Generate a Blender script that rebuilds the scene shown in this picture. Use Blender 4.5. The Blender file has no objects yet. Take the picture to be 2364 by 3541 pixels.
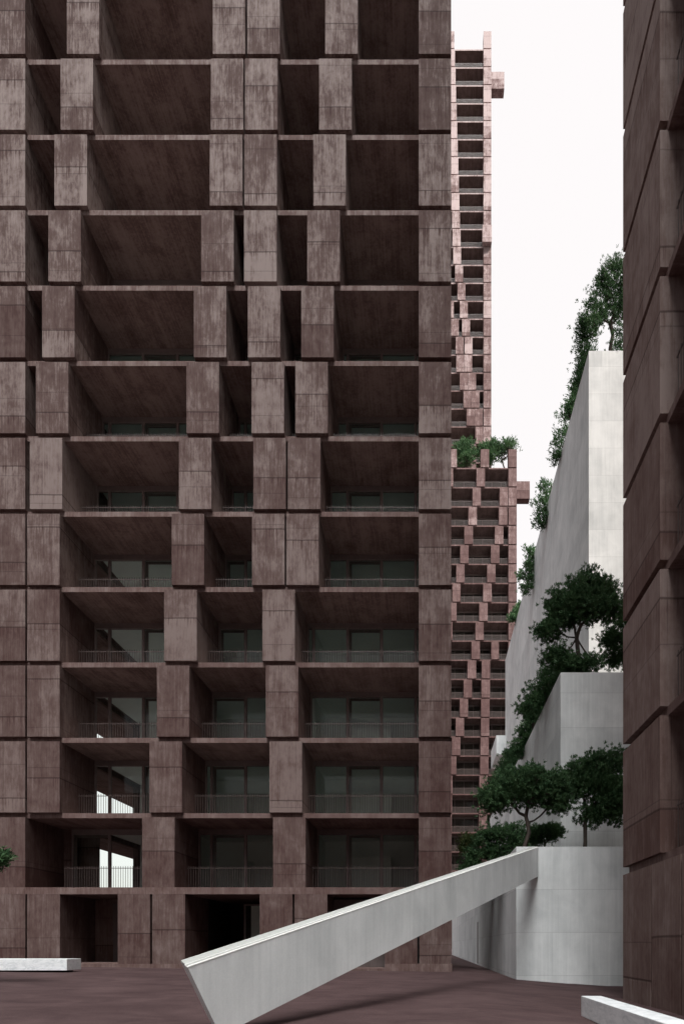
import bpy, math, random
import numpy as np
from mathutils import Vector, Matrix

random.seed(7)
sc = bpy.context.scene
COL = sc.collection
R = math.radians
EZ = 1.24            # eye height above the plaza at the main facade
CD = 30.0            # camera stands 30 m in front of the main facade
F = 2175.0

# ------------------------------------------------------------------ helpers
def tag(o, label=None, cat=None, group=None, kind=None):
    if label: o['label'] = label
    if cat: o['category'] = cat
    if group: o['group'] = group
    if kind: o['kind'] = kind
    return o

def empty(name, loc=(0, 0, 0), rz=0.0):
    o = bpy.data.objects.new(name, None)
    o.empty_display_size = 0.5
    o.location = loc
    o.rotation_euler = (0, 0, rz)
    COL.objects.link(o)
    return o

class MB:
    """collects faces in the coordinates of the parent thing"""
    def __init__(s):
        s.v = []; s.f = []
    def box(s, x0, x1, y0, y1, z0, z1):
        n = len(s.v)
        s.v += [(x0, y0, z0), (x1, y0, z0), (x1, y1, z0), (x0, y1, z0),
                (x0, y0, z1), (x1, y0, z1), (x1, y1, z1), (x0, y1, z1)]
        s.f += [tuple(n + i for i in q) for q in
                ((0, 3, 2, 1), (4, 5, 6, 7), (0, 1, 5, 4), (1, 2, 6, 5), (2, 3, 7, 6), (3, 0, 4, 7))]
        return s
    def prism(s, base, top):
        n = len(s.v); k = len(base)
        s.v += list(base) + list(top)
        s.f.append(tuple(n + i for i in reversed(range(k))))
        s.f.append(tuple(n + k + i for i in range(k)))
        for i in range(k):
            j = (i + 1) % k
            s.f.append((n + i, n + j, n + k + j, n + k + i))
        return s
    def quad(s, a, b, c, d):
        n = len(s.v); s.v += [a, b, c, d]; s.f.append((n, n + 1, n + 2, n + 3)); return s
    def tube(s, pts, rads, k=6, cap=True):
        n0 = len(s.v)
        prev = None
        for i, p in enumerate(pts):
            p = Vector(p)
            if i == 0: d = Vector(pts[1]) - p
            elif i == len(pts) - 1: d = p - Vector(pts[i - 1])
            else: d = Vector(pts[i + 1]) - Vector(pts[i - 1])
            if d.length < 1e-6: d = Vector((0, 0, 1))
            d.normalize()
            u = prev if prev is not None else Vector((1, 0.13, 0.07))
            u = u - d * u.dot(d)
            if u.length < 1e-4: u = d.orthogonal()
            u.normalize(); w = d.cross(u); prev = u
            for j in range(k):
                a = 2 * math.pi * j / k
                q = p + (u * math.cos(a) + w * math.sin(a)) * rads[i]
                s.v.append(tuple(q))
        for i in range(len(pts) - 1):
            for j in range(k):
                a = n0 + i * k + j; b = n0 + i * k + (j + 1) % k
                s.f.append((a, b, b + k, a + k))
        if cap:
            s.f.append(tuple(n0 + (len(pts) - 1) * k + j for j in range(k)))
        return s
    def build(s, name, mat, parent=None, origin=None, bevel=0.0, smooth=False):
        o0 = origin or (0, 0, 0)
        me = bpy.data.meshes.new(name)
        me.from_pydata([(x - o0[0], y - o0[1], z - o0[2]) for x, y, z in s.v], [], s.f)
        me.materials.append(mat)
        if smooth:
            me.polygons.foreach_set('use_smooth', [True] * len(me.polygons))
        me.update()
        o = bpy.data.objects.new(name, me)
        COL.objects.link(o)
        o.location = o0
        if parent: o.parent = parent
        if bevel:
            m = o.modifiers.new('edge', 'BEVEL'); m.width = bevel; m.segments = 2; m.limit_method = 'ANGLE'
        return o

# ------------------------------------------------------------------ materials
class NT:
    def __init__(s, name):
        s.m = bpy.data.materials.new(name); s.m.use_nodes = True
        s.t = s.m.node_tree; s.t.nodes.clear()
        s.out = s.t.nodes.new('ShaderNodeOutputMaterial')
    def n(s, typ, **kw):
        nd = s.t.nodes.new(typ)
        for k, v in kw.items():
            setattr(nd, k, v)
        return nd
    def link(s, a, b): s.t.links.new(a, b)
    def put(s, sock, v):
        if hasattr(v, 'is_output'): s.link(v, sock)
        else: sock.default_value = v
    def math(s, op, a, b=0.0, c=0.0, clamp=False):
        nd = s.n('ShaderNodeMath', operation=op, use_clamp=clamp)
        s.put(nd.inputs[0], a); s.put(nd.inputs[1], b); s.put(nd.inputs[2], c)
        return nd.outputs[0]
    def vmath(s, op, a, b):
        nd = s.n('ShaderNodeVectorMath', operation=op)
        s.put(nd.inputs[0], a); s.put(nd.inputs[1], b)
        return nd.outputs[0]
    def noise(s, vec, scale=1.0, detail=4.0, rough=0.55, dist=0.0):
        nd = s.n('ShaderNodeTexNoise')
        s.link(vec, nd.inputs['Vector'])
        nd.inputs['Scale'].default_value = scale
        nd.inputs['Detail'].default_value = detail
        nd.inputs['Roughness'].default_value = rough
        nd.inputs['Distortion'].default_value = dist
        return nd.outputs[0]
    def mix(s, fac, a, b, blend='MIX'):
        nd = s.n('ShaderNodeMix', data_type='RGBA', blend_type=blend)
        s.put(nd.inputs[0], fac); s.put(nd.inputs[6], a); s.put(nd.inputs[7], b)
        return nd.outputs[2]
    def mapr(s, v, a, b, c, d):
        nd = s.n('ShaderNodeMapRange')
        s.put(nd.inputs[0], v)
        for i, x in enumerate((a, b, c, d)): nd.inputs[i + 1].default_value = x
        return nd.outputs[0]
    def grey(s, v):
        nd = s.n('ShaderNodeCombineColor')
        for i in range(3): s.put(nd.inputs[i], v)
        return nd.outputs[0]
    def bsdf(s, color, rough=0.85, spec=0.3, bump=None, bstr=0.3, bdist=0.02):
        b = s.n('ShaderNodeBsdfPrincipled')
        s.put(b.inputs['Base Color'], color); s.put(b.inputs['Roughness'], rough)
        b.inputs['Specular IOR Level'].default_value = spec
        if bump is not None:
            bn = s.n('ShaderNodeBump'); bn.inputs['Strength'].default_value = bstr
            bn.inputs['Distance'].default_value = bdist
            s.link(bump, bn.inputs['Height']); s.link(bn.outputs[0], b.inputs['Normal'])
        s.link(b.outputs[0], s.out.inputs[0])
        return b

def c4(r, g, b): return (r, g, b, 1.0)

def red_concrete(name, light, dark, pale, along='Z', joints=True, contrast=1.0, hz=(50.0, .08, -.12)):
    """board-formed pigmented concrete: streaks along the boards, pour joints, rust-red stains"""
    t = NT(name)
    tc = t.n('ShaderNodeTexCoord').outputs['Object']
    rnd = t.n('ShaderNodeObjectInfo').outputs['Random']
    off = t.math('MULTIPLY', rnd, 83.0)
    cmb = t.n('ShaderNodeCombineXYZ')
    t.link(off, cmb.inputs[0]); t.put(cmb.inputs[1], t.math('MULTIPLY', rnd, 41.0)); t.put(cmb.inputs[2], t.math('MULTIPLY', rnd, 57.0))
    v = t.vmath('ADD', tc, cmb.outputs[0])
    st = {'Z': (15, 15, 0.55), 'Y': (13, 0.4, 13), 'X': (0.5, 15, 15)}[along]
    st2 = {'Z': (2.6, 2.6, 0.5), 'Y': (1.6, 0.25, 1.6), 'X': (0.5, 2.6, 2.6)}[along]
    n_str = t.noise(t.vmath('MULTIPLY', v, st), 1.0, 5.0, 0.62)
    n_wide = t.noise(t.vmath('MULTIPLY', v, st2), 1.0, 4.0, 0.6)
    n_blot = t.noise(v, 1.1, 6.0, 0.62, 0.4)
    n_fine = t.noise(v, 42.0, 3.0, 0.7)
    n_mot = t.noise(t.vmath('MULTIPLY', v, (9, 9, 3.0)), 1.0, 6.0, 0.66, 0.3)
    stain_shade = t.math('ADD', t.math('MULTIPLY', t.math('SUBTRACT', n_str, .18), .85), t.math('MULTIPLY', t.math('SUBTRACT', n_wide, .1), .9))
    stain_shade = t.math('ADD', stain_shade, t.math('MULTIPLY', t.math('SUBTRACT', n_blot, .19), 1.1))
    stain_shade = t.math('ADD', stain_shade, t.math('ADD', t.math('MULTIPLY', t.math('SUBTRACT', n_fine, .13), .35), t.math('MULTIPLY', t.math('SUBTRACT', n_mot, .5), .9)))     # mean about 1.25
    line = 0.0
    sep = t.n('ShaderNodeSeparateXYZ'); t.link(tc, sep.inputs[0])
    if joints:
        z = sep.outputs[2]
        wob = t.math('MULTIPLY', t.math('SUBTRACT', n_blot, 0.5), 0.06)
        z = t.math('ADD', z, wob)
        j = t.math('ADD', 0.45, t.math('MULTIPLY', t.math('FRACT', t.math('MULTIPLY', rnd, 13.7)), 2.3))
        dz = t.math('SUBTRACT', j, z)                                  # >0 below the joint
        below = t.math('GREATER_THAN', dz, 0.0)
        tone = t.math('MULTIPLY', t.math('SUBTRACT', t.math('FRACT', t.math('MULTIPLY', rnd, 5.31)), 0.5), 0.6)
        stain_shade = t.math('ADD', stain_shade, t.math('MULTIPLY', below, tone))
        drip = t.math('MULTIPLY', below, t.mapr(dz, 0.0, 0.5, 1.0, 0.0))
        drip = t.math('MULTIPLY', drip, t.mapr(n_str, 0.5, 0.62, 0.0, 0.5))
        stain_shade = t.math('ADD', stain_shade, drip)
        line = t.mapr(t.math('ABSOLUTE', dz), 0.01, 0.045, 1.0, 0.0)
        j2 = t.math('ADD', .2, t.math('MULTIPLY', t.math('FRACT', t.math('MULTIPLY', rnd, 3.17)), 2.9))
        line = t.math('MAXIMUM', line, t.mapr(t.math('ABSOLUTE', t.math('SUBTRACT', j2, z)), 0.004, 0.03, .55, 0.0))
        # half-width panel with another tone
        u = t.math('ADD', sep.outputs[0], sep.outputs[1])
        h = t.math('GREATER_THAN', u, t.math('ADD', 0.3, t.math('MULTIPLY', t.math('FRACT', t.math('MULTIPLY', rnd, 29.3)), 1.6)))
        tone2 = t.math('MULTIPLY', t.math('SUBTRACT', t.math('FRACT', t.math('MULTIPLY', rnd, 7.77)), 0.5), 0.34)
        stain_shade = t.math('ADD', stain_shade, t.math('MULTIPLY', h, tone2))
        tone3 = t.math('MULTIPLY', t.math('SUBTRACT', rnd, 0.5), 0.34)
        stain_shade = t.math('ADD', stain_shade, tone3)
    # board lines
    u = {'Z': t.math('ADD', sep.outputs[0], sep.outputs[1]), 'Y': sep.outputs[0], 'X': sep.outputs[1]}[along]
    fr = t.math('FRACT', t.math('DIVIDE', t.math('ADD', u, off), 0.385))
    bl = t.mapr(t.math('ABSOLUTE', t.math('SUBTRACT', fr, 0.5)), 0.47, 0.497, 0.0, 1.0)
    bl = t.math('MULTIPLY', bl, t.mapr(n_wide, 0.42, 0.6, 0.0, 0.75))
    # redder stains low down, plus light falloff with height painted into the colour
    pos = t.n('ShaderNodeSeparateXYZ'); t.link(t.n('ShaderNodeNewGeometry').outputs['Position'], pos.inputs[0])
    stain_shade = t.math('ADD', stain_shade, t.mapr(pos.outputs[2], 0.0, hz[0], hz[1], hz[2]))
    fac = t.mapr(stain_shade, 1.25 - 0.42 / contrast, 1.25 + 0.42 / contrast, 0.0, 1.0)
    colr = t.mix(fac, c4(*light), c4(*dark))
    hi = t.math('MULTIPLY', t.mapr(stain_shade, 0.64, 1.14, 1.0, 0.0), t.mapr(pos.outputs[2], hz[0] * .2, hz[0] * .8, .25, 1.0))
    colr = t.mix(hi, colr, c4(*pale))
    dk = t.math('MAXIMUM', line, bl) if joints else bl
    colr = t.mix(t.math('MULTIPLY', dk, 0.62), colr, c4(dark[0] * .3, dark[1] * .28, dark[2] * .28))
    hgt = t.math('SUBTRACT', t.math('ADD', t.math('MULTIPLY', n_str, .6), t.math('MULTIPLY', n_fine, .5)), t.math('MULTIPLY', dk, 0.8))
    t.bsdf(colr, 0.85, 0.12, hgt, 0.45, 0.012)
    return t.m

M = {}
LT = (0.142, 0.100, 0.0905); DK = (0.068, 0.0365, 0.0325); PL = (0.28, 0.225, 0.208)
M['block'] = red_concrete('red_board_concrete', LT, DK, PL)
M['block_right'] = red_concrete('brown_board_concrete', (.235, .174, .156), (.112, .066, .057), (.31, .25, .23), contrast=.8)
M['soffit'] = red_concrete('red_concrete_slab', (0.195, 0.135, 0.122), (0.085, 0.051, 0.045), (0.26, 0.195, 0.18), along='Y', joints=False, contrast=1.35)
M['fascia'] = red_concrete('red_concrete_edge', tuple(q * 1.2 for q in LT), tuple(q * 1.2 for q in DK), PL, along='Z', joints=False)
TL = (0.205, 0.138, 0.131); TD = (0.088, 0.051, 0.048); TP = (0.44, 0.355, 0.345)
M['tower_block'] = red_concrete('pink_board_concrete', TL, TD, TP, contrast=0.9, hz=(190.0, .75, -.5))  # hz also paints the shaded foot and bright top into the colour
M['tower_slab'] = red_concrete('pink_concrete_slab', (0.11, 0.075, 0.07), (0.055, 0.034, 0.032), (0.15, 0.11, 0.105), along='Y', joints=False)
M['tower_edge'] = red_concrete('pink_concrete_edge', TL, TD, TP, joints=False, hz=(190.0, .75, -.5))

def white_concrete(name='white_concrete', tone=1.0, lines=.28, panel=.24):
    t = NT(name)
    p = t.n('ShaderNodeNewGeometry').outputs['Position']
    sep = t.n('ShaderNodeSeparateXYZ'); t.link(p, sep.inputs[0])
    n1 = t.noise(t.vmath('MULTIPLY', p, (9, 9, .28)), 1, 5, .6)
    n2 = t.noise(t.vmath('MULTIPLY', p, (1.4, 1.4, .35)), 1, 4, .6)
    n3 = t.noise(p, 30, 3, .7)
    n4 = t.noise(p, .7, 5, .6, .3)
    s = t.math('ADD', t.math('MULTIPLY', n1, .5), t.math('MULTIPLY', n2, .6))
    s = t.math('ADD', s, t.math('ADD', t.math('MULTIPLY', t.math('SUBTRACT', n3, .2), .34), t.math('MULTIPLY', t.math('SUBTRACT', n4, .25), 1.0)))
    # panels 2.4 wide x 1.815 high, each of a slightly different tone
    pz = t.math('DIVIDE', t.math('ADD', sep.outputs[2], 0.02), 1.815)
    pu = t.math('DIVIDE', t.math('ADD', t.math('ADD', sep.outputs[0], sep.outputs[1]), 0.7), 2.43)
    wn = t.n('ShaderNodeTexWhiteNoise', noise_dimensions='2D')
    cb = t.n('ShaderNodeCombineXYZ'); t.link(t.math('FLOOR', pz), cb.inputs[0]); t.link(t.math('FLOOR', pu), cb.inputs[1])
    t.link(cb.outputs[0], wn.inputs['Vector'])
    s = t.math('ADD', s, t.math('MULTIPLY', t.math('SUBTRACT', wn.outputs['Value'], .5), panel))
    fz = t.math('ABSOLUTE', t.math('SUBTRACT', t.math('FRACT', pz), .5))
    ln = t.mapr(fz, .488, .498, 0, 1)
    fu = t.math('ABSOLUTE', t.math('SUBTRACT', t.math('FRACT', t.math('MULTIPLY', pu, 4.0)), .5))
    ln2 = t.math('MULTIPLY', t.mapr(fu, .475, .498, 0, 1), t.mapr(n2, .4, .6, .1, .5))
    col = t.mix(t.mapr(s, .6, 1.25, 0, 1), c4(*(tone * q for q in (.795, .81, .80))), c4(*(tone * q for q in (.53, .55, .545))))
    col = t.mix(t.math('MULTIPLY', t.math('MAXIMUM', ln, t.math('MULTIPLY', ln2, .5)), lines), col, c4(.28, .285, .28))
    h = t.math('SUBTRACT', t.math('MULTIPLY', n1, .6), t.math('MULTIPLY', ln, lines * 1.5))
    t.bsdf(col, .75, .3, h, .3, .01)
    return t.m
M['white'] = white_concrete(tone=1.07)
M['beam'] = white_concrete('pale_ramp_concrete', 1.08, .0, .0)

def plain(name, a, b, scale, rough, spec=.3, stretch=(1, 1, 1), metallic=0.0):
    t = NT(name)
    p = t.n('ShaderNodeTexCoord').outputs['Object']
    n = t.noise(t.vmath('MULTIPLY', p, stretch), scale, 5, .6)
    bs = t.bsdf(t.mix(t.mapr(n, .3, .7, 0, 1), c4(*a), c4(*b)), t.mapr(n, .3, .7, rough - .08, rough + .08), spec)
    bs.inputs['Metallic'].default_value = metallic
    return t.m
M['highlight'] = plain('painted_edge_highlight', (.82, .82, .79), (.7, .7, .66), 9, .6)  # lighter than the beam, paints a highlight along its edge
M['khaki'] = plain('weathered_concrete_top', (.44, .445, .42), (.33, .335, .315), 14, .8)
M['frame'] = plain('bronze_window_frame', (.21, .165, .155), (.16, .125, .118), 3, .5, .4)
M['rail'] = plain('brown_steel', (.10, .073, .067), (.075, .055, .05), 5, .5, .4)
M['room'] = plain('painted_plaster', (.88, .92, .89), (.82, .86, .83), 2, .85)
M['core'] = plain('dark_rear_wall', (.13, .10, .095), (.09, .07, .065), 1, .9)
M['deck'] = plain('pale_bounce_deck', (.46, .40, .37), (.36, .31, .285), 3, .85)  # unseen slab tops, made pale to bounce light up to the soffits
M['door'] = plain('dark_metal_door', (.17, .135, .128), (.13, .10, .095), 2, .6, .35, (1, 1, .3))
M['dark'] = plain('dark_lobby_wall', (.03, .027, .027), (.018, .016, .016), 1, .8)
M['bark'] = plain('pine_bark', (.10, .082, .07), (.045, .037, .032), 6, .9, .1, (1, 1, .25))
M['soil'] = plain('planting_soil', (.05, .045, .03), (.03, .03, .02), 3, .95)

def glass():
    t = NT('tinted_glass')
    tr = t.n('ShaderNodeBsdfTransparent'); tr.inputs[0].default_value = c4(.90, .97, .93)
    gl = t.n('ShaderNodeBsdfGlossy'); gl.inputs['Roughness'].default_value = .02; gl.inputs[0].default_value = c4(.8, .84, .82)
    fr = t.n('ShaderNodeFresnel'); fr.inputs[0].default_value = 1.45
    mx = t.n('ShaderNodeMixShader')
    t.link(fr.outputs[0], mx.inputs[0]); t.link(tr.outputs[0], mx.inputs[1]); t.link(gl.outputs[0], mx.inputs[2])
    t.link(mx.outputs[0], t.out.inputs[0])
    return t.m
M['glass'] = glass()

def ground_mat():
    t = NT('red_asphalt')
    p = t.n('ShaderNodeNewGeometry').outputs['Position']
    n1 = t.noise(p, .35, 6, .6, .5); n2 = t.noise(t.vmath('MULTIPLY', p, (.8, 1.0, 1)), 1.0, 5, .62, .8)
    n3 = t.noise(p, 38, 3, .7); n4 = t.noise(p, 160, 2, .6)
    s = t.math('ADD', t.math('MULTIPLY', n1, .6), t.math('MULTIPLY', n2, .7))
    s = t.math('ADD', s, t.math('ADD', t.math('MULTIPLY', n3, .5), t.math('MULTIPLY', n4, .4)))
    col = t.mix(t.mapr(s, .85, 1.35, 0, 1), c4(.096, .062, .061), c4(.042, .0255, .026))
    h = t.math('ADD', t.math('MULTIPLY', n2, 1.0), t.math('MULTIPLY', n3, .12))
    t.bsdf(col, .9, .07, h, .35, .06)
    return t.m
M['ground'] = ground_mat()

def marble():
    t = NT('white_marble')
    p = t.n('ShaderNodeTexCoord').outputs['Object']
    v = t.vmath('MULTIPLY', p, (1.0, .55, 2.2))
    n1 = t.noise(v, 1.3, 7, .62, 1.6); n2 = t.noise(v, 5.0, 6, .65, .8); n3 = t.noise(p, 70, 2, .6)
    vein = t.mapr(t.math('ABSOLUTE', t.math('SUBTRACT', n1, .5)), 0, .07, 1, 0)
    s = t.math('ADD', t.math('MULTIPLY', vein, .35), t.mapr(n2, .45, .75, 0, .6))
    s = t.math('ADD', s, t.math('MULTIPLY', n3, .08))
    t.bsdf(t.mix(s, c4(.80, .81, .81), c4(.50, .53, .54)), .45, .4, n3, .1, .004)
    return t.m
M['marble'] = marble()

def leaf(name, a, b, c):
    t = NT(name)
    g = t.n('ShaderNodeNewGeometry')
    n = t.noise(g.outputs['Position'], 1.6, 3, .6)
    n2 = g.outputs['Random Per Island']
    col = t.mix(t.mapr(n, .35, .65, 0, 1), c4(*a), c4(*b))
    col = t.mix(t.mapr(n2, .55, 1.0, 0, .8), col, c4(*c))
    d = t.n('ShaderNodeBsdfDiffuse'); t.link(col, d.inputs[0])
    tl = t.n('ShaderNodeBsdfTranslucent'); t.link(col, tl.inputs[0])
    gl = t.n('ShaderNodeBsdfGlossy'); gl.inputs['Roughness'].default_value = .5; gl.inputs[0].default_value = c4(.35, .4, .35)
    m1 = t.n('ShaderNodeMixShader'); m1.inputs[0].default_value = .25
    t.link(d.outputs[0], m1.inputs[1]); t.link(tl.outputs[0], m1.inputs[2])
    m2 = t.n('ShaderNodeMixShader'); m2.inputs[0].default_value = .04
    t.link(m1.outputs[0], m2.inputs[1]); t.link(gl.outputs[0], m2.inputs[2])
    t.link(m2.outputs[0], t.out.inputs[0])
    return t.m
M['leaf'] = leaf('pine_foliage', (.034, .082, .036), (.075, .150, .062), (.115, .185, .085))
M['leaf_pale'] = leaf('yellowing_foliage', (.05, .085, .028), (.10, .12, .045), (.15, .14, .06))

# ------------------------------------------------------------------ levels and facade builder
PITCH = 3.6185
SLAB = 0.236
DEPTH = 3.18
REC = 0.2

def fx(px): return (px - 1480) / 72.5                       # main facade plane
def zb(k): return EZ + 6.123 + PITCH * (11 - k)             # underside of the slab above storey k
def zt(k): return zb(k) + SLAB                              # top of that slab

def railing(P, x0, x1, y, z, mat, step=.121, r=.009, h=1.25):
    mb = MB()
    n = max(2, int(round((x1 - x0) / step)))
    for i in range(n):
        x = x0 + (x1 - x0) * (i + .5) / n
        mb.box(x - r, x + r, y - r, y + r, z, z + h)
    bar = MB().box(x0, x1, y - r * .8, y + r * .8, z + h - .115, z + h - .085)
    o = mb.build('railing', mat, P, (x0, y, z))
    b = MB().box(0, x1 - x0, -r * 1.3, r * 1.3, h - .12, h - .09)
    b.build('rail_bar', mat, o)
    return o

def window(P, x0, x1, y, z0, z1, grid0, gstep, simple=False):
    """one glazed bay: frame with mullions on the building's grid, sliding sashes, panes"""
    xs = [x0]
    i = 0
    while True:
        m = grid0 - gstep * i
        if m < x0 + .25: break
        if m < x1 - .12: xs.insert(1, m)
        i += 1
    xs.append(x1)
    fr = MB(); w = .072; zh = z1 - .18
    fr.box(x0, x1, y - .05, y + .1, zh, z1 - .003)
    fr.box(x0, x1, y - .06, y + .08, zh - .1, zh - .001)
    fr.box(x0, x1, y - .04, y + .08, z0 + .003, z0 + .07)
    for j, m in enumerate(xs):
        a = m - w if j else m; b = m + w if j < len(xs) - 1 else m
        fr.box(a, b, y - .05, y + .075, z0 + .072, zh - .102)
    if not simple:
        for j in range(len(xs) - 1):
            if int(round((grid0 - xs[j + 1]) / gstep)) % 2 == 1 and xs[j + 1] - xs[j] > .8:
                a = xs[j] + w + .002; b = xs[j + 1] - w - .002
                fr.box(a, a + .13, y + .08, y + .14, z0 + .08, zh - .11)
                fr.box(b - .03, b, y + .08, y + .14, z0 + .08, zh - .11)
                fr.box(a + .132, b - .032, y + .08, y + .14, zh - .23, zh - .11)
    o = fr.build('window', M['frame'], P, (x0, y, z0))
    for j in range(len(xs) - 1):
        a = xs[j] + .06 - x0; b = xs[j + 1] - .06 - x0
        MB().quad((a, .03, .07), (b, .03, .07), (b, .03, zh - .1 - z0), (a, .03, zh - .1 - z0)).build('pane', M['glass'], o)
    return o

def blocks_row(P, z0, z1, blocks, mat, depth=DEPTH, proud=0.0):
    for a, b in blocks:
        MB().box(a, b, -proud, depth, z0 - .004, z1 + .004).build('facade_block', mat, P, (a, -proud, z0))

def slab(o, edge):
    o.data.materials.append(M[edge])
    for i in (2, 3, 5): o.data.polygons[i].material_index = 1
    o.data.materials.append(M['deck']); o.data.polygons[1].material_index = 2
    return o

def bays(blocks, lim0=None, lim1=None):
    bl = sorted(blocks); out = []
    for (a, b), (c, d) in zip(bl, bl[1:]):
        if c - b > .02: out.append((b, c))
    return out

# ------------------------------------------------------------------ main building
main = empty('apartment_building', (-9.7, 0, 0))
tag(main, 'dark red-brown board-formed concrete apartment block with deep balconies, filling the left of the photo', 'building')
MX = -9.7
L0 = (-20.74 - MX, fx(88) - MX); LC = (fx(1447) - MX, fx(1559) - MX)
def pb(*pairs): return [L0] + [(fx(a) - MX, fx(b) - MX) for a, b in pairs] + [LC]
rows = {
 -1: pb((252, 364), (750, 862), (862.5, 975), (1145, 1257)),
 0: pb((232, 344), (736, 848), (855, 967), (1124, 1236)),
 1: pb((210, 322.5), (729, 841), (847, 959.5), (1103, 1215.5)),
 2: pb((189, 301.5), (725.5, 838), (845, 957), (1083, 1195)),
 3: pb((168, 280), (696, 808), (844, 956.5), (1062, 1174.5)),
 4: pb((146.5, 258.5), (670.5, 782.5), (857, 969), (1041.5, 1153.5)),
 5: pb((125, 237), (645, 757), (870, 982), (1021, 1133)),
 6: pb((104, 216), (619, 731), (876, 988), (995, 1107.5)),
 7: pb((95, 207), (594, 706), (871.5, 983.5), (990, 1102)),
 8: pb((95, 207), (568, 680.5), (907, 1019)),
 9: pb((95, 207), (543, 655), (919, 1031)),
 10: pb((95, 207), (517, 629.5), (931.5, 1044)),
 11: pb((492, 604), (944, 1056.5)),
}
XL = -17.56 - MX
GRID0 = -.67 - MX
for k, bl in rows.items():
    z0 = zt(k + 1); z1 = zb(k)
    blocks_row(main, z0, z1, bl, M['block'])
    slab(MB().box(-20.85 - MX, 1.0 - MX, REC, 16, z1, z1 + SLAB).build('floor_slab', M['soffit'], main, (-20.85 - MX, REC, z1)), 'fascia')
    for a, b in bays(bl):
        if b - a < .35: continue
        if k >= 4:
            ra = a
            if k == 11 and a < XL - .5: ra = -19.17 - MX + .9
            railing(main, ra + .02, b - .02, 1.55, z0, M['rail'])
        if k >= 3 and b > XL + .3:
            wa = max(a, XL)
            if k == 11 and a < XL: wa = -18.76 - MX
            window(main, wa, b, DEPTH, z0, z1, GRID0, 1.79)
    if k >= 3:
        # interior of the storey: ceiling, back walls, kitchen block, partition
        rm = MB()
        rm.box(-17.35 - MX, .8 - MX, DEPTH + .18, 15.9, z1 - .055, z1 - .004)
        rm.box(-12.6 - MX, -6.05 - MX, 6.9, 7.05, z0 + .004, z1 - .06)
        rm.box(-6.0 - MX, .8 - MX, 6.65, 6.8, z0 + .004, z1 - .06)
        rm.box(-17.4 - MX, -12.6 - MX, 8.05, 8.2, z0 + .004, z1 - .06)
        rm.box(-4.57 - MX, -2.1 - MX, 5.4, 6.64, z0 + .004, z0 + 2.27)
        rm.box(-6.15 - MX, -6.02 - MX, DEPTH + .2, 7.2, z0 + .004, z1 - .06)
        rm.box(-12.75 - MX, -12.62 - MX, 4.6, 8.03, z0 + .004, z1 - .06)
        rm.box(-10.5 - MX, -10.2 - MX, 5.5, 6.85, z0 + .004, z0 + 2.1)
        rm.box(.8 - MX, .95 - MX, DEPTH + .2, 15.8, z0 + .004, z1 - .002)
        rm.box(-17.35 - MX, .79 - MX, DEPTH + .2, 8.04, z0 + .001, z0 + .0035)  # pale floor added to bounce light within the room
        rm.build('room_interior', M['room'], main, (0, DEPTH, z0))
    if k >= 7:
        # west corner: fascia beam over the open side and the side balcony rail
        MB().box(XL - .15, XL, DEPTH + .1, 8.0, z1 - .28, z1 - .003).build('lintel_beam', M['block'], main, (XL, DEPTH, z1 - .28))
        MB().box(XL - .25, XL + .05, 8.0, 8.5, z0 + .003, z1 - .003).build('side_pier', M['block'], main, (XL, 8, z0))
        if k >= 9:
            rr = MB()
            for i in range(32):
                y = 3.3 + i * .15
                rr.box(-20.3 - MX, -20.28 - MX, y - .011, y + .011, z0, z0 + 1.25)
            rr.box(-20.31 - MX, -20.27 - MX, 3.2, 8.0, z0 + 1.13, z0 + 1.16)
            rr.build('railing', M['rail'], main, (-20.3 - MX, 3.2, z0))
    if k == 11:
        MB().box(-19.3 - MX, -18.78 - MX, DEPTH + .002, DEPTH + .5, z0 + .003, z1 - .003).build('corner_pier', M['block'], main, (-19.3 - MX, DEPTH, z0))
        MB().box(-18.78 - MX, -17.62 - MX, DEPTH + .5, DEPTH + .62, z0 + .003, z1 - .003).build('corner_pier', M['block'], main, (-18.78 - MX, DEPTH + .5, z0))
    if k < 7:
        MB().box(XL - .1, XL, DEPTH + .002, 16, z0 + .003, z1 - .003).build('side_wall', M['block'], main, (XL, DEPTH, z0))
    if k < 3:
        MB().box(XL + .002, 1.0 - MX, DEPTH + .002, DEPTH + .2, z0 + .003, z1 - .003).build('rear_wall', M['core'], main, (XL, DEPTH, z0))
ztop = zb(-1)
MB().box(XL + .01, .99 - MX, 15.0, 16.6, 0, ztop).build('rear_wall', M['core'], main, (XL, 15, 0))
MB().box(.8 - MX, .985 - MX, DEPTH + .01, 16.5, -.6, ztop - .1).build('side_wall', M['core'], main, (.8 - MX, DEPTH, 0))

# ground storey: flush piers with slots, recessed doors, lobby, plinth
zg1 = EZ + (3270 - 3092) / 72.5; zg2 = EZ + (3270 - 3072) / 72.5
MB().box(-20.85 - MX, 1.08 - MX, -.004, 16, zg1, zg2 + .05).build('floor_slab', M['fascia'], main, (-20.85 - MX, 0, zg1))
gz = -.55
for a, b in ((-24, 88), (95, 208), (408, 519), (527, 640), (898, 1011), (1018, 1131), (1330, 1442), (1449, 1559)):
    a = fx(a) - MX; b = fx(b) - MX
    MB().box(a, b, 0.0, DEPTH, gz, zg1 - .003).build('ground_pier', M['block'], main, (a, 0, -.2))
for a in (88, 519, 1011, 1442):
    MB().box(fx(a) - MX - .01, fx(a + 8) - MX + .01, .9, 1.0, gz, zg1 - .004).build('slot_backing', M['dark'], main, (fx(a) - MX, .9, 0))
for a, b in ((286, 519), (519.5, 642), (1330, 1562)):
    a = fx(a) - MX; b = fx(b) - MX
    zz = EZ + (3270 - 3333) / 72.5
    MB().box(a, b, -.025, .3, gz, zz).build('plinth', M['fascia'], main, (a, -.025, zz - 1))
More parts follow.
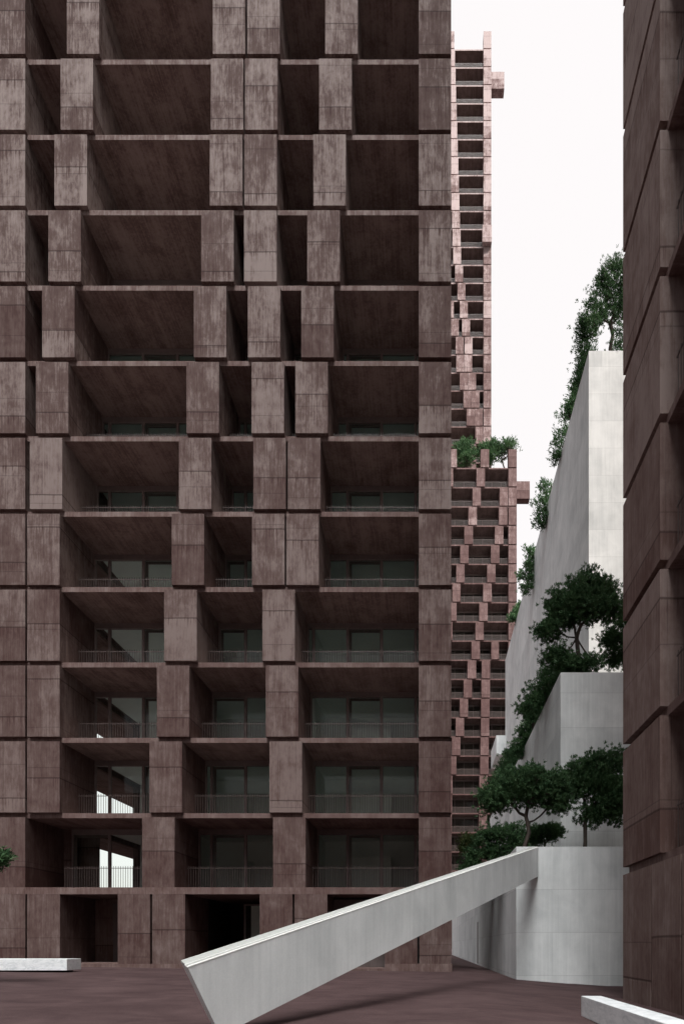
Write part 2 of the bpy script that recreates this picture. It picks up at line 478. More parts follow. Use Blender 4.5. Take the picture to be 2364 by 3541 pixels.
# recess 1: side wall panels and door
a, b = fx(209) - MX, fx(408) - MX
MB().box(a - .4, b + .3, DEPTH + .002, DEPTH + .3, gz, zg1 - .004).build('recess_wall', M['block_right'], main, (a, DEPTH, 0))
MB().box(a - .2, b, .03, DEPTH, -.5, EZ + (3270 - 3331) / 72.5).build('threshold', M['fascia'], main, (a, 0, -.5))
d = MB().box(a + .95, b + .25, DEPTH - .05, DEPTH, .23, zg1 - .25).build('door', M['door'], main, (a + .95, DEPTH - .05, .23))
MB().box(.06, .075, -.03, -.001, .95, 1.35).build('handle', M['rail'], d)
# recess 2: dark lobby with a glass panel
a, b = fx(640) - MX, fx(898) - MX
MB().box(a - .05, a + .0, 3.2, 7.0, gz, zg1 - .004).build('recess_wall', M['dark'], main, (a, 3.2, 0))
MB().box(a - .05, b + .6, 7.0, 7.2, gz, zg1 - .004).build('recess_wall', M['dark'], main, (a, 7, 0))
MB().box(b + .5, b + .6, DEPTH, 7.0, gz, zg1 - .004).build('recess_wall', M['room'], main, (b, DEPTH, 0))
MB().box(a, b + .5, .05, 7, -.5, EZ + (3270 - 3332) / 72.5).build('threshold', M['fascia'], main, (a, 0, -.5))
gx = a + 1.95
w = MB().box(gx - .06, gx, DEPTH - .05, DEPTH + .08, .23, zg1 - .35).box(gx - .06, b + .4, DEPTH - .05, DEPTH + .08, zg1 - .35, zg1 - .28).build('window', M['frame'], main, (gx, DEPTH, .23))
MB().quad((0, .0, 0), (b - gx + .35, .0, 0), (b - gx + .35, .0, zg1 - .58), (0, .0, zg1 - .58)).build('pane', M['glass'], w)
MB().box(gx + .02, b + .4, 4.2, 4.3, .2, zg1 - .3).build('room_interior', M['room'], main, (gx, 4.2, .2))
# recess 3: metal double door
a, b = fx(1131) - MX, fx(1330) - MX
MB().box(a - .3, b + .3, DEPTH + .002, DEPTH + .3, gz, zg1 - .004).build('recess_wall', M['block_right'], main, (a, DEPTH, 0))
MB().box(a, b, .03, DEPTH, -.5, EZ + (3270 - 3349) / 72.5).build('threshold', M['fascia'], main, (a, 0, -.5))
dx = (b - a) / 3
for i in range(3):
    MB().box(a + i * dx + .008, a + (i + 1) * dx - .008, 2.0, 2.06, .16, zg1 - .12).build('door', M['door'], main, (a + i * dx, 2.0, .16))
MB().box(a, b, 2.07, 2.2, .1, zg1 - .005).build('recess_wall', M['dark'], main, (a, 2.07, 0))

# ------------------------------------------------------------------ right building (facade faces the plaza side, seen edge-on)
right = empty('apartment_building', (5.72, -11.5, 0), R(-90))
tag(right, 'red-brown concrete building cut by the right edge of the photo, seen at a sharp angle', 'building')
LOW = -.433
RN = 27
for i in range(-1, RN):
    k = 11 - i
    z0 = zt(k + 1) + LOW; z1 = zb(k) + LOW
    if i == -1:
        z0 = -1.2
    s = (i * 0.29)
    if i == -1:
        bl = [(0, 2.28), (2.36, 4.2), (4.3, 6.5)]
    else:
        bl = [(0, 2.95), (5.0, 6.5)]
    blocks_row(right, z0, z1, bl, M['block_right'])
    slab(MB().box(.12, 6.4, REC if i >= 0 else .14, 12, z1, z1 + SLAB).build('floor_slab', M['soffit'], right, (.12, REC, z1)), 'fascia')
    if 0 <= i < 14:
        a, b = bl[0][1], bl[1][0]
        rl = railing(right, a + .3, b - .1, .3, z0, M['rail'], step=.16, r=.011, h=1.2)
        window(right, a, b, DEPTH, z0, z1, b - .2, 1.79, simple=True)
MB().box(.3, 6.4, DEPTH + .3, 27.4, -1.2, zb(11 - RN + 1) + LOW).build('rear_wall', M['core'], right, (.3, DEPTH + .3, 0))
MB().box(.1, 1.5, .02 + DEPTH, 27.3, -1.2, zb(11 - RN + 1) + LOW - .1).build('end_wall', M['block'], right, (.1, DEPTH, 0))
# unseen masses added to block sun and sky; the white ones bounce light
MB().box(6.52, 15.5, .1, 27.4, -1.2, 98).build('added_sun_blocker', M['white'], right, (6.52, .1, 0))
MB().box(15.52, 54, 22, 35, -1.2, 85).build('added_sun_blocker', M['white'], right, (15.5, 22, 0))
MB().box(54.1, 64, -60, 35, -1.2, 26).build('added_sky_blocker', M['core'], right, (54, -60, 0))

# ------------------------------------------------------------------ far towers
def tower(name, label, x0, x1, y, top_px, pitch_px, d, table, unit_off, box_rows, box_px, nrows, base_z, open_top=True, slant=None):
    P = empty(name, (x1, y, base_z)); tag(P, label, 'building')
    def X(px): return (px - 1480) * d / F - x1
    def Z(py): return EZ + (3270 - py) * d / F - base_z
    lx = x0 - x1
    for i in range(nrows):
        zbot = Z(top_px + pitch_px * i) + SLAB * .5
        ztop_ = zbot + PITCH - SLAB
        bl = [(lx, lx + 1.545)]
        for a, b in table[min(i, len(table) - 1)]:
            A = X(1540 + a * unit_off) if a is not None else None
            B = X(1540 + b * unit_off)
            if A is None: A = B - 1.55
            bl.append((A, B))
        if i == 0 and open_top:
            for a, b in bl:
                MB().box(a, b, 0, 1.6, zbot, ztop_).build('parapet_pier', M['tower_block'], P, (a, 0, zbot))
        else:
            blocks_row(P, zbot, ztop_, bl, M['tower_block'])
            mb = MB().box(lx, -.1, REC, 14, ztop_, ztop_ + SLAB)
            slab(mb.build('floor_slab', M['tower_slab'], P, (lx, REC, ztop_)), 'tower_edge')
            for a, b in bays(bl):
                if b - a < .4 or b < X(1545): continue
                railing(P, a + .02, b - .02, .45, zbot, M['rail'], step=.17, r=.022, h=1.2)
                if i >= 6 or d < 122:
                    window(P, a, b, DEPTH, zbot, ztop_, -.8, 1.79, simple=True)
    zb0 = Z(top_px + pitch_px * (nrows - 1)) - .2; zt0 = Z(top_px) + .05
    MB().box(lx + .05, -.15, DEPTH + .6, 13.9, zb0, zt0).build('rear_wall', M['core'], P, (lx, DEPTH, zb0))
    MB().box(-.14, -.02, .3, 13.9, zb0, zt0).build('side_wall', M['tower_block'], P, (0, .3, zb0))
    for (pa, pb_, ya, yb, y0) in box_px:
        A = max(X(pa), 0.002) if y0 >= 0 else X(pa)
        MB().box(A, X(pb_), y0, y0 + 1.5 if y0 >= 0 else -.003, Z(yb), Z(ya)).build('hanging_box', M['tower_block'], P, (A, y0, Z(yb)))
    return P

U = .52551
t1 = [[(3, 57), (249, 300)], [(7, 61), (249, 300)], [(11, 65), (249, 300)], [(14, 68), (249, 300)], [(18, 72), (249, 300)],
      [(22, 75.5), (249, 300)], [(26, 79), (249, 300)], [(30, 83), (249, 300)], [(34, 86.5), (249, 300)], [(38, 90), (249, 300)],
      [(42, 94), (249, 300)], [(45, 98), (249, 300)], [(50, 101), (249, 300)], [(-8, 34), (62, 114), (249, 300)],
      [(-14, 36), (78, 129), (249, 300)], [(1, 53), (93, 145), (249, 300)], [(34, 86), (108, 160), (249, 300)],
      [(66, 117), (124, 176), (249, 300)], [(70, 121), (122.5, 174), (249, 300)], [(93, 145), (147, 199), (249, 300)],
      [(117, 169), (170.5, 222), (249, 300)], [(138, 190), (191.5, 243), (249, 300)], [(196, 247), (249, 300)],
      [(150, 200), (249, 300)]]
tower('tower_block', 'tallest and farthest pink concrete tower, rising above the roof terrace trees in the gap', 
      -3.0, (1697.7 - 1480) * 126.6 / F, 96.6, 168, 62.17, 126.6, t1, U, None,
      [(1697.7, 1742.5, 248, 306, 0.0), (1666, 1697.5, 795, 853, -.9)], 26, 60.0)
t2 = [[(20, 73), (230, 285), (413, 467)], [(-5, 49), (203, 258), (413, 467)], [(0, 10), (177, 231), (355, 409), (413, 467)],
      [(-30, 12), (150, 205), (350, 405), (413, 467)], [(-40, 14), (123, 179), (324, 379), (413, 467)],
      [(-50, 8), (96, 151), (298, 353), (413, 467)], [(-60, 2), (70, 124), (273, 327), (413, 467)],
      [(44, 98), (247, 302), (413, 467)], [(18, 72), (221, 276), (413, 467)], [(-9, 45), (196, 250), (413, 467)],
      [(-20, 34), (170, 225), (300, 350), (413, 467)], [(-30, 30), (144, 200), (237, 292), (413, 467)],
      [(-40, 20), (118, 173), (235, 291), (413, 467)], [(-50, 10), (93, 147), (233, 289), (413, 467)],
      [(-60, 5), (66, 121), (232, 286), (413, 467)], [(41, 96), (229, 283), (413, 467)], [(16, 70), (227, 282), (413, 467)],
      [(-10, 45), (222, 276), (413, 467)], [(-12, 42), (220, 274), (413, 467)], [(-14, 40), (219, 272), (413, 467)],
      [(-14, 38), (218, 271), (413, 467)]]
tower('tower_block', 'stepped pink concrete tower with trees on its roof terrace, in front of the tallest tower',
      -4.0, (1785.4 - 1480) * 118.5 / F, 88.5, 1617.4, 66.4, 118.5, t2, U, None,
      [(1785.4, 1830.5, 1664, 1724, 0.0)], 26, 0.0)

# ------------------------------------------------------------------ white concrete masses
def gnd(x):
    if x < 1.1: return -.0135 * x
    if x < 7.5: return -.0149 - .07 * (x - 1.1)
    return -.463
wt = empty('white_tower', (10.7, 12, 0)); tag(wt, 'tall white concrete wedge tower with trees along its high roof edge', 'building')
zt_w = EZ + 2057 * 42 / F
MB().box(0, 26, 0, 45.5, -1, zt_w).build('wall', M['white'], wt, (0, 0, 0))
MB().box(-1.35, -.002, 44.6, 52, 27.6, 30.2).build('projecting_bay', M['white'], wt, (0, 45, 20))
ut = empty('white_terrace_block', (6.93, 3, 0)); tag(ut, 'mid-height white concrete block behind the two spreading pines, stepping up to the wedge tower', 'building')
zt_u = EZ + 945 * 33 / F
MB().box(0, 20, 0, 8.99, -1, zt_u).box(0, 3.75, 9, 38, -1, zt_u - .002).build('wall', M['white'], ut)
MB().box(.25, 19, .25, 8.9, zt_u + .001, zt_u + .03).build('planting_bed', M['soil'], ut)
lt = empty('white_terrace_block', (3.7, -3.5, 0)); tag(lt, 'low white concrete terrace wall where the ramp beam ends, between the two red buildings', 'wall')
zt_l = EZ + 342 * 26.5 / F
MB().box(0, 22, 0, 5.99, -1.5, zt_l).box(0, 3.2, 6, 72, -1.5, zt_l - .002).build('wall', M['white'], lt)
MB().box(.3, 21, .3, 5.9, zt_l + .001, zt_l + .03).build('planting_bed', M['soil'], lt)
MB().box(-.03, -.002, 20.2, 20.9, -.1, 3.0).build('door', M['door'], lt, (-.03, 20, 0))

# ramp beam
rp = empty('ramp_beam', (-2.77, -21.6, 0))
tag(rp, 'long pale grey concrete beam rising diagonally across the plaza to the low white wall', 'ramp')
E = Vector((0, 0, gnd(-2.77) - .02)); Bx = Vector((4.63 + 2.77, -3.5 + 21.6, 0))
ax = Vector((Bx.x, Bx.y, 0)); Ln = ax.length; ax.normalize(); nr = Vector((-ax.y, ax.x, 0))
def bp(s, w, z): q = ax * s + nr * w; return (q.x, q.y, z)
zA = EZ - .237; zB = EZ + 4.167; zC = EZ + 2.924; sA = -.0314 * Ln; zE = EZ - 1.203
W = .30; sk = .217
ch = .025
slope = (zB - zA) / (Ln - sA)
ext = .12
front = [bp(0, 0, zE), bp(Ln, 0, zC), bp(Ln, 0, zB - ch), bp(sA + ch * .4, 0, zA - ch)]
back = [bp(sk, W, zE + slope * sk), bp(Ln + ext, W, zC + slope * ext), bp(Ln + ext, W, zB + slope * ext - ch), bp(sA + sk, W, zA + slope * sk - ch)]
MB().prism(front, back).build('beam', M['beam'], rp)
# top face, then a pale strip painting the sky-lit highlight on the front edge
tz = lambda s: zA + slope * (s - sA)
MB().prism([bp(sA + ch * .4, .002, tz(sA) - ch + .001), bp(Ln, .002, tz(Ln) - ch + .001), bp(Ln + ext, W, tz(Ln + ext) - ch + .001), bp(sA + sk, W, tz(sA + sk) - ch + .001)],
           [bp(sA + ch * .4, .03, tz(sA)), bp(Ln, .03, tz(Ln)), bp(Ln + ext, W, tz(Ln + ext)), bp(sA + sk, W, tz(sA + sk))]).build('top_face', M['khaki'], rp)
MB().prism([bp(sA + ch * .4, -.003, tz(sA) - ch), bp(Ln - .02, -.003, tz(Ln) - ch), bp(Ln - .02, .045, tz(Ln) + .003), bp(sA + ch * .4, .045, tz(sA) + .003)],
           [bp(sA + ch * .4, -.004, tz(sA) - ch - .012), bp(Ln - .02, -.004, tz(Ln) - ch - .012), bp(Ln - .02, .045, tz(Ln) - .01), bp(sA + ch * .4, .045, tz(sA) - .01)]).build('edge_highlight', M['highlight'], rp)

# benches
b1 = empty('bench', (-17, -5.6, gnd(-17)))
tag(b1, 'white marble slab bench at the left edge in front of the main facade', 'bench', 'marble slab benches on the plaza')
zt1 = EZ - 46 * 24.4 / F - gnd(-17); zb1 = EZ - 86 * 24.4 / F - gnd(-17)
MB().box(-6.5, 3.0, 0, 1.0, zb1, zt1).build('seat_slab', M['marble'], b1, bevel=.012)
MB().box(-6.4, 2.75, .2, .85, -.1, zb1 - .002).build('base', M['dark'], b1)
b2 = empty('bench', (3.2, -17.9, gnd(3.2)))
tag(b2, 'white marble slab bench in the lower right corner beside the right-hand building', 'bench', 'marble slab benches on the plaza')
dd = 12.5
x0 = (2008 - 1480) * dd / F; x1 = (2077 - 1480) * dd / F
zt2 = EZ - 173.6 * dd / F - gnd(3.2); zb2 = EZ - 243.5 * dd / F - gnd(3.2)
yy = dd - CD + 17.9
MB().box(x0 - 3.2, x1 - 3.2, yy - 6.0, yy, zb2, zt2).build('seat_slab', M['marble'], b2, bevel=.01)
MB().box(x0 - 3.2 + .08, x1 - 3.2 - .05, yy - 5.8, yy - .1, -.1, zb2 - .002).build('base', M['dark'], b2)

# ------------------------------------------------------------------ ground
def build_ground():
    xs = [-2500, -600, -150, -60] + list(np.arange(-40, 1.0, 1.0)) + list(np.arange(1.1, 7.6, .4)) + [9, 14, 20, 40, 90, 300, 2500]
    ys = [-120, -70, -45] + list(np.arange(-32, 6, .9)) + [8, 14, 22, 35, 55, 90, 200, 800, 4000]
    v = []; f = []
    rng = random.Random(3)
    for y in ys:
        for x in xs:
            z = gnd(max(-40, min(x, 8)))
            if -36 < x < 6 and -30 < y < -1:
                z += .012 * math.sin(x * 1.1 + .6 * y) * math.cos(y * 1.3 - .4 * x)
            v.append((float(x), float(y), z))
    nx = len(xs)
    for j in range(len(ys) - 1):
        for i in range(nx - 1):
            a = j * nx + i
            f.append((a, a + 1, a + nx + 1, a + nx))
    me = bpy.data.meshes.new('ground'); me.from_pydata(v, [], f); me.materials.append(M['ground'])
    me.polygons.foreach_set('use_smooth', [True] * len(f)); me.update()
    o = bpy.data.objects.new('ground', me); COL.objects.link(o); o['kind'] = 'structure'
build_ground()

# ------------------------------------------------------------------ trees
def make_tree(name, label, cat, base, trunk_top, lobes, tips, leaves, lsize, seed, group=None, mat='leaf', r0=.13, clump=.3, up=.85, sag=.15, under=.5, stem=True, flat=.75):
    """base: world xyz; trunk_top: offset of the fork; lobes: list of (cx,cy,cz,rx,ry,rz) offsets"""
    rng = np.random.default_rng(seed)
    P = empty(name, base); tag(P, label, cat, group)
    wts = np.array([l[3] * l[4] * l[5] for l in lobes]) ** .67; wts /= wts.sum()
    T = []
    for _ in range(tips):
        l = lobes[rng.choice(len(lobes), p=wts)]
        d = rng.normal(size=3); d /= np.linalg.norm(d)
        if d[2] < -.1 and rng.random() < under: d[2] = -d[2]
        r = rng.uniform(.12, 1.0) ** .6
        T.append(np.array(l[:3]) + d * r * np.array(l[3:6]))
    T = np.array(T)
    top = np.array(trunk_top, float)
    # skeleton: trunk nodes, then each tip joins the nearest node that lies towards the trunk
    nodes = [np.zeros(3), top * .35 + np.array([rng.normal() * .04, rng.normal() * .04, 0]) * top[2], top * .7 + np.array([rng.normal() * .03, 0, 0]) * top[2], top]
    par = [-1, 0, 1, 2]; cnt = [0.0] * 4
    order = np.argsort(np.linalg.norm(T - top, axis=1))
    first = 3
    for ti in order:
        p = T[ti]
        arr = np.array(nodes[first:])
        dist = np.linalg.norm(arr - p, axis=1)
        pen = np.linalg.norm(arr - top, axis=1) * .55
        j = int(np.argmin(dist + pen)) + first
        a = nodes[j]; L = np.linalg.norm(p - a)
        n = max(2, int(L / .35))
        prev = j
        side = rng.normal(size=3) * L * .06
        for q in range(1, n + 1):
            t = q / n
            pt = a + (p - a) * t + side * math.sin(math.pi * t) + np.array([0, 0, -sag * L * math.sin(math.pi * t)])
            nodes.append(pt); par.append(prev); cnt.append(0.0); prev = len(nodes) - 1
        cnt[prev] += 1
    for i in range(len(nodes) - 1, 0, -1):
        cnt[par[i]] += cnt[i]
    tot = max(cnt[0], 1)
    rad = [max(.009, r0 * (c / tot) ** .45) for c in cnt]
    rad[0] *= 1.25
    mb = MB()
    kids = {}
    for i in range(1, len(nodes)): kids.setdefault(par[i], []).append(i)
    done = set()
    def chain(i):
        pts = [nodes[par[i]], nodes[i]]; rr = [min(rad[par[i]], rad[i] * 1.25), rad[i]]
        cur = i
        while cur in kids:
            nx = max(kids[cur], key=lambda q: cnt[q])
            pts.append(nodes[nx]); rr.append(rad[nx]); done.add(nx); cur = nx
        mb.tube([tuple(p) for p in pts], rr, k=7 if rr[0] > .05 else 4)
    for i in range(1, len(nodes)):
        if i not in done:
            done.add(i); chain(i)
    mb.build('trunk', M['bark'], P, smooth=True)
    # leaves: narrow needles-like blades grouped in upright tufts around every tip
    cen = np.array([l[:3] for l in lobes]).mean(axis=0)
    tufts = 14
    per = max(3, leaves // tufts)
    N = len(T) * tufts * per
    c = np.repeat(T, tufts, axis=0)
    off = rng.normal(size=(len(c), 3)) * clump * np.array([1, 1, flat])
    c = c + off
    out = c - cen; out /= (np.linalg.norm(out, axis=1, keepdims=True) + 1e-6)
    ax_ = out * .55 + np.array([0, 0, up]) + rng.normal(size=c.shape) * .35
    ax_ /= np.linalg.norm(ax_, axis=1, keepdims=True)
    c2 = np.repeat(c, per, axis=0); a2 = np.repeat(ax_, per, axis=0)
    dirs = a2 + rng.normal(size=a2.shape) * .42
    dirs /= np.linalg.norm(dirs, axis=1, keepdims=True)
    start = c2 + rng.normal(size=c2.shape) * lsize * .3
    ln = lsize * rng.uniform(.7, 1.35, size=(N, 1))
    sd = np.cross(dirs, rng.normal(size=dirs.shape)); sd /= (np.linalg.norm(sd, axis=1, keepdims=True) + 1e-6)
    wd = ln * .14
    v = np.empty((N, 4, 3))
    v[:, 0] = start; v[:, 1] = start + dirs * ln * .5 + sd * wd; v[:, 2] = start + dirs * ln; v[:, 3] = start + dirs * ln * .5 - sd * wd
    me = bpy.data.meshes.new('crown')
    me.vertices.add(N * 4); me.vertices.foreach_set('co', v.reshape(-1).astype(np.float32))
    me.loops.add(N * 4); me.loops.foreach_set('vertex_index', np.arange(N * 4, dtype=np.int32))
    me.polygons.add(N); me.polygons.foreach_set('loop_start', np.arange(0, N * 4, 4, dtype=np.int32))
    me.materials.append(M[mat]); me.update(calc_edges=True); me.validate()
    o = bpy.data.objects.new('crown', me); COL.objects.link(o); o.parent = P
    return P

def W3(px, py, d): return np.array([(px - 1480) * d / F, d - CD, EZ + (3270 - py) * d / F])
def lobe(base, px, py, rxp, ryp, d, ry=None):
    c = W3(px, py, d) - np.array(base)
    s = d / F
    return (c[0], c[1], c[2], rxp * s, ry if ry else rxp * s, ryp * s)

GT = 'pines growing on the white terraces'
# two spreading pines on the low terrace
d = 29.6; base = tuple(W3(1822, 2940, d)[:2]) + (zt_l,)
make_tree('pine_tree', 'spreading umbrella pine with forked trunk at the inner end of the ramp beam', 'tree', base, (W3(1823, 2845, d) - np.array(base)),
          [lobe(base, 1715, 2755, 55, 38, d), lobe(base, 1760, 2710, 60, 36, d), lobe(base, 1830, 2700, 70, 36, d), lobe(base, 1905, 2715, 60, 40, d), lobe(base, 1925, 2790, 40, 22, d), lobe(base, 1690, 2800, 36, 24, d), lobe(base, 1790, 2755, 75, 36, d), lobe(base, 1880, 2750, 70, 36, d), lobe(base, 1720, 2770, 60, 40, d), lobe(base, 1940, 2745, 45, 40, d)],
          340, 320, .105, 11, GT, r0=.10, clump=.23)
d = 30.2; base = tuple(W3(2018, 2935, d)[:2]) + (zt_l,)
make_tree('pine_tree', 'leaning pine with bare lower trunk beside the right building, on the low white wall', 'tree', base, (W3(2030, 2800, d) - np.array(base)),
          [lobe(base, 1985, 2680, 45, 40, d), lobe(base, 2060, 2655, 60, 38, d), lobe(base, 2120, 2640, 45, 40, d), lobe(base, 2045, 2830, 45, 34, d), lobe(base, 2110, 2810, 50, 45, d), lobe(base, 1965, 2745, 34, 28, d), lobe(base, 2160, 2740, 50, 60, d), lobe(base, 2040, 2720, 60, 40, d), lobe(base, 2095, 2735, 60, 55, d), lobe(base, 2000, 2720, 45, 40, d), lobe(base, 2100, 2780, 60, 50, d)],
          340, 320, .105, 12, GT, r0=.095, clump=.23)
# shrubs on the low terrace
d = 32.0; base = tuple(W3(1895, 2940, d)[:2]) + (zt_l,)
make_tree('shrub', 'low rounded green shrub between the two spreading pine trunks', 'shrub', base, (0, 0, .35),
          [lobe(base, 1880, 2890, 45, 30, d), lobe(base, 1915, 2880, 28, 26, d), lobe(base, 1850, 2900, 30, 30, d)], 90, 280, .095, 21, None, r0=.05, clump=.17)
d = 34.5; base = tuple(W3(1738, 3000, d)[:2]) + (zt_l,)
make_tree('shrub', 'large dark shrub spilling over behind the top edge of the ramp beam', 'shrub', base, (0, 0, .8),
          [lobe(base, 1700, 2900, 60, 42, d), lobe(base, 1770, 2890, 55, 38, d), lobe(base, 1660, 2960, 50, 45, d), lobe(base, 1620, 3000, 40, 30, d), lobe(base, 1800, 2940, 40, 40, d), lobe(base, 1720, 2960, 60, 40, d)], 200, 300, .10, 22, None, r0=.08, clump=.2)
d = 36.0; base = tuple(W3(1690, 3005, d)[:2]) + (zt_l - .3,)
make_tree('shrub', 'yellowing sprig of shrub at the left end of the dark foliage above the ramp', 'shrub', base, (-.4, 0, .7),
          [lobe(base, 1625, 2915, 30, 28, d), lobe(base, 1612, 2935, 18, 16, d)], 30, 110, .16, 23, None, 'leaf_pale', r0=.04, clump=.15)
# pines on the mid-height block
d = 35.0; base = tuple(W3(2010, 2330, d)[:2]) + (zt_u,)
make_tree('pine_tree', 'big open pine with fanning limbs on top of the mid-height white block', 'tree', base, (W3(1992, 2205, d) - np.array(base)),
          [lobe(base, 1900, 2190, 40, 30, d), lobe(base, 1945, 2100, 55, 50, d), lobe(base, 2010, 2050, 55, 45, d), lobe(base, 2075, 2045, 50, 45, d), lobe(base, 2110, 2110, 42, 60, d), lobe(base, 2040, 1990, 20, 16, d), lobe(base, 1920, 2275, 35, 30, d), lobe(base, 2035, 2300, 40, 20, d), lobe(base, 1970, 2310, 50, 22, d), lobe(base, 1990, 2120, 60, 36, d), lobe(base, 2060, 2110, 55, 40, d), lobe(base, 1930, 2150, 40, 36, d)],
          420, 290, .125, 31, GT, r0=.12, clump=.26, sag=.05)
d = 37.5; base = tuple(W3(2180, 2330, d)[:2]) + (zt_u,)
make_tree('pine_tree', 'drooping pine half hidden by the right building, on the mid-height white block', 'tree', base, (W3(2165, 2230, d) - np.array(base)),
          [lobe(base, 2125, 2220, 45, 45, d), lobe(base, 2165, 2160, 45, 45, d), lobe(base, 2115, 2280, 36, 28, d), lobe(base, 2170, 2270, 40, 40, d)], 120, 280, .12, 32, GT, r0=.12, clump=.22, up=.1)
row2 = [(39.0, 2280, 2480, 62, 'bushy pine leaning out over the sloping edge just left of the mid-height block corner', 5),
        (43.5, 2400, 2500, 40, 'dark bush second down the sloping edge of the mid-height white block', 4),
        (46.0, 2475, 2620, 48, 'dark bush third down the sloping edge, before the grey tower foot', 5),
        (53.0, 2590, 2680, 42, 'dark foliage fourth down the sloping edge, beside the far pink tower', 4),
        (60.0, 2650, 2760, 38, 'lowest dark foliage on the sloping edge, just above the spreading pine crown', 4)]
def edge_tree(d, y0, y1, w, lb, nl, ex, roof, x_of, tips, leaves, ls, seed, group, cl):
    rng = random.Random(seed)
    base = (ex, d - CD, roof)
    L = []
    for q in range(nl):
        y = y0 + (y1 - y0) * (q + .5) / nl
        hh = (y1 - y0) / nl
        L.append(lobe(base, x_of(y) - w * rng.uniform(.15, .75), y + rng.uniform(-.2, .2) * hh, w * rng.uniform(.5, .95), hh * rng.uniform(.5, .75), d))
        L.append(lobe(base, x_of(y) + w * .4, y, w * .8, hh * .7, d))
    zc = max(.5, np.mean([l[2] for l in L]))
    make_tree('pine_tree', lb, 'tree', base, (-.2, 0, zc * .5), L, tips, leaves, ls, seed, group, r0=.1, clump=cl)
for i, (d, y0, y1, w, lb, nl) in enumerate(row2):
    edge_tree(d, y0, y1, w, lb, nl, 6.93 + .5, zt_u, lambda y: 1937 - (y - 2325) / 2.07, 130, 240, .125 + .003 * (d - 36), 41 + i, 'pines along the sloping edge of the mid-height block', .24)
# pines on the high roof
d = 42.8; base = tuple(W3(2112, 1215, d)[:2]) + (zt_w,)
make_tree('pine_tree', 'tall airy pine standing on top of the white wedge tower beside the right building', 'tree', base, (W3(2108, 1118, d) - np.array(base)),
          [lobe(base, 2030, 1135, 34, 34, d, 1.3), lobe(base, 2050, 1060, 26, 34, d), lobe(base, 2085, 975, 34, 48, d), lobe(base, 2125, 920, 28, 36, d), lobe(base, 2150, 985, 40, 60, d), lobe(base, 2025, 1185, 30, 16, d, 1.6), lobe(base, 2140, 1180, 22, 26, d, 1.8), lobe(base, 2190, 1050, 50, 80, d), lobe(base, 2100, 1040, 34, 50, d), lobe(base, 2135, 1075, 34, 40, d), lobe(base, 2075, 1100, 26, 30, d)],
          230, 140, .15, 51, 'pines along the wedge tower roof', r0=.12, clump=.22, sag=.05, under=.35)
row3 = [(45.5, 1225, 1335, 17, 'narrow pine trailing down the roof edge just below the corner of the wedge tower', 4),
        (48.5, 1335, 1440, 16, 'thin low pine on the wedge tower roof edge, next below the corner pine', 4),
        (51.0, 1425, 1600, 34, 'airy pine on the wedge tower roof edge, second cluster from the top', 5),
        (57.0, 1675, 1830, 36, 'bushy pine on the wedge tower roof edge, third cluster, level with the stepped tower', 5),
        (64.0, 1905, 2060, 22, 'small pine on the wedge tower roof edge, fourth cluster from the top', 4),
        (77.0, 2095, 2150, 14, 'lowest tiny pine on the wedge tower roof edge, touching the stepped tower', 3)]
for i, (d, y0, y1, w, lb, nl) in enumerate(row3):
    edge_tree(d, y0, y1, w, lb, nl, 10.7 + .4, zt_w, lambda y: 2034 - (y - 1213) / 3.71, 55, 95, .19 + .003 * (d - 45), 61 + i, 'pines along the wedge tower roof', .22)
# trees on the stepped tower's roof terrace
zr = EZ + (3270 - 1617.4) * 118.5 / F + .12
for i, (px, py, rx, ry, lb) in enumerate([(1606, 1570, 36, 45, 'leftmost bushy tree on the roof terrace of the stepped pink tower'),
                                          (1688, 1570, 34, 42, 'middle bushy tree on the roof terrace of the stepped pink tower'),
                                          (1750, 1555, 34, 34, 'rightmost thin tree showing its forked trunk on the roof terrace of the stepped pink tower')]):
    d = 122.0
    base = (W3(px, py, d)[0], d - CD, zr)
    make_tree('terrace_tree', lb, 'tree', base, (0, 0, 1.5 if i < 2 else 2.0),
              [lobe(base, px - rx * .3, py, rx * .7, ry * .9, d), lobe(base, px + rx * .4, py - ry * .2, rx * .6, ry * .7, d)] + ([lobe(base, px, py + ry * .5, rx * .8, ry * .4, d)] if i < 2 else []),
              60 if i < 2 else 34, 70 if i < 2 else 56, .5, 71 + i, 'trees on the roof terrace', r0=.14, clump=.42)
# branch tip reaching in at the left edge
d = 17.0; base = tuple(W3(-190, 3300, d)[:2]) + (gnd(-12),)
make_tree('plaza_tree', 'dark green branch tip poking in at the left edge above the marble bench', 'tree', base, (W3(-170, 3050, d) - np.array(base)),
          [lobe(base, -12, 2975, 30, 26, d), lobe(base, -90, 2960, 60, 50, d), lobe(base, -200, 2930, 110, 90, d), lobe(base, 12, 2985, 16, 16, d)], 150, 110, .12, 81, None, r0=.1, clump=.1)

# ------------------------------------------------------------------ light, sky, camera
SKY_GLOW = 39.0; SKY_BASE = .34
sun_dir = Vector((-.60, .60, -1.0)).normalized()
elev = math.asin(-sun_dir.z)
az = math.atan2(-sun_dir.x, -sun_dir.y)
w = bpy.data.worlds.new('World'); sc.world = w; w.use_nodes = True
nt = w.node_tree; nt.nodes.clear()
out = nt.nodes.new('ShaderNodeOutputWorld')
sky = nt.nodes.new('ShaderNodeTexSky'); sky.sky_type = 'NISHITA'; sky.sun_disc = False
sky.sun_elevation = elev; sky.sun_rotation = az; sky.dust_density = 4.0; sky.air_density = 1.0
bg1 = nt.nodes.new('ShaderNodeBackground'); bg1.inputs[1].default_value = .03
nt.links.new(sky.outputs[0], bg1.inputs[0])
bg2 = nt.nodes.new('ShaderNodeBackground'); bg2.inputs[0].default_value = (1, .955, .93, 1); bg2.inputs[1].default_value = .95   # bright veil of cloud
ad = nt.nodes.new('ShaderNodeAddShader')
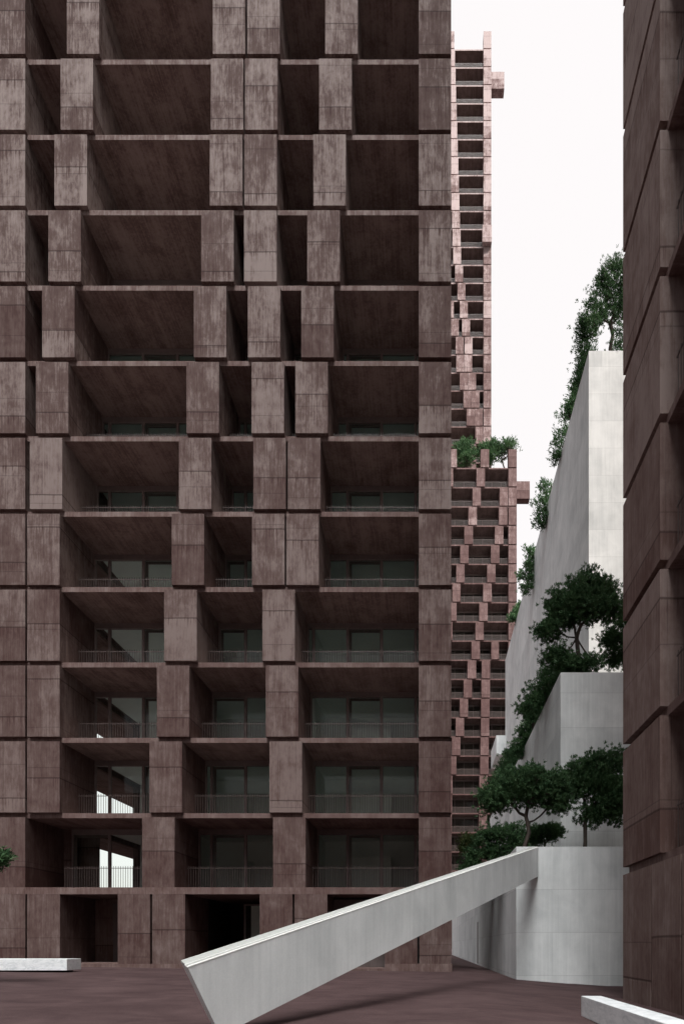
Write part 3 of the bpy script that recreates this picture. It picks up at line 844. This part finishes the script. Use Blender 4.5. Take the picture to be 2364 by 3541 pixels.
geo = nt.nodes.new('ShaderNodeTexCoord')
def vm(op, a, b):
    n = nt.nodes.new('ShaderNodeVectorMath'); n.operation = op; nt.links.new(a, n.inputs[0]); n.inputs[1].default_value = b; return n.outputs['Value']
def mr(v, a, b, c, d):
    n = nt.nodes.new('ShaderNodeMapRange'); nt.links.new(v, n.inputs[0])
    for i, q in enumerate((a, b, c, d)): n.inputs[i + 1].default_value = q
    return n.outputs[0]
def add(a, b):
    n = nt.nodes.new('ShaderNodeMath'); n.operation = 'ADD'; nt.links.new(a, n.inputs[0]); nt.links.new(b, n.inputs[1]); return n.outputs[0]
# bright veil low in the north behind the towers, unseen lobe added high in the south as soft key light, dull elsewhere
D = geo.outputs['Generated']
veil = mr(vm('DOT_PRODUCT', D, (0, .88, .47)), .70, .785, SKY_BASE, .96)
nt.links.new(veil, bg2.inputs[1])
over = mr(vm('DOT_PRODUCT', D, (0, -.503, .864)), .96, 1.0, 0.0, SKY_GLOW)
bg3 = nt.nodes.new('ShaderNodeBackground'); bg3.inputs[0].default_value = (.985, 1, 1, 1); nt.links.new(over, bg3.inputs[1])
ad2 = nt.nodes.new('ShaderNodeAddShader'); nt.links.new(ad.outputs[0], ad2.inputs[0]); nt.links.new(bg3.outputs[0], ad2.inputs[1])
nt.links.new(bg1.outputs[0], ad.inputs[0]); nt.links.new(bg2.outputs[0], ad.inputs[1]); nt.links.new(ad2.outputs[0], out.inputs[0])

sl = bpy.data.lights.new('Sun', 'SUN'); sl.energy = 4.6; sl.angle = R(.6); sl.color = (1, .93, .87)
so = bpy.data.objects.new('Sun', sl); COL.objects.link(so)
so.rotation_euler = sun_dir.to_track_quat('-Z', 'Y').to_euler()
so.location = (20, -30, 60)

cam = bpy.data.cameras.new('Camera'); co = bpy.data.objects.new('Camera', cam); COL.objects.link(co)
co.location = (0, -CD, EZ); co.rotation_euler = (R(90), 0, 0)
cam.sensor_width = 36; cam.sensor_fit = 'AUTO'; cam.lens = F / 3541 * 36
cam.shift_x = -298 / 3541; cam.shift_y = 1499.5 / 3541
cam.clip_end = 6000; cam.clip_start = .05
sc.camera = co
sc.view_settings.view_transform = 'Standard'; sc.view_settings.look = 'None'; sc.view_settings.exposure = 0
sc.render.resolution_x = 683; sc.render.resolution_y = 1024
sc.cycles.max_bounces = 6; sc.cycles.diffuse_bounces = 5; sc.cycles.transparent_max_bounces = 12
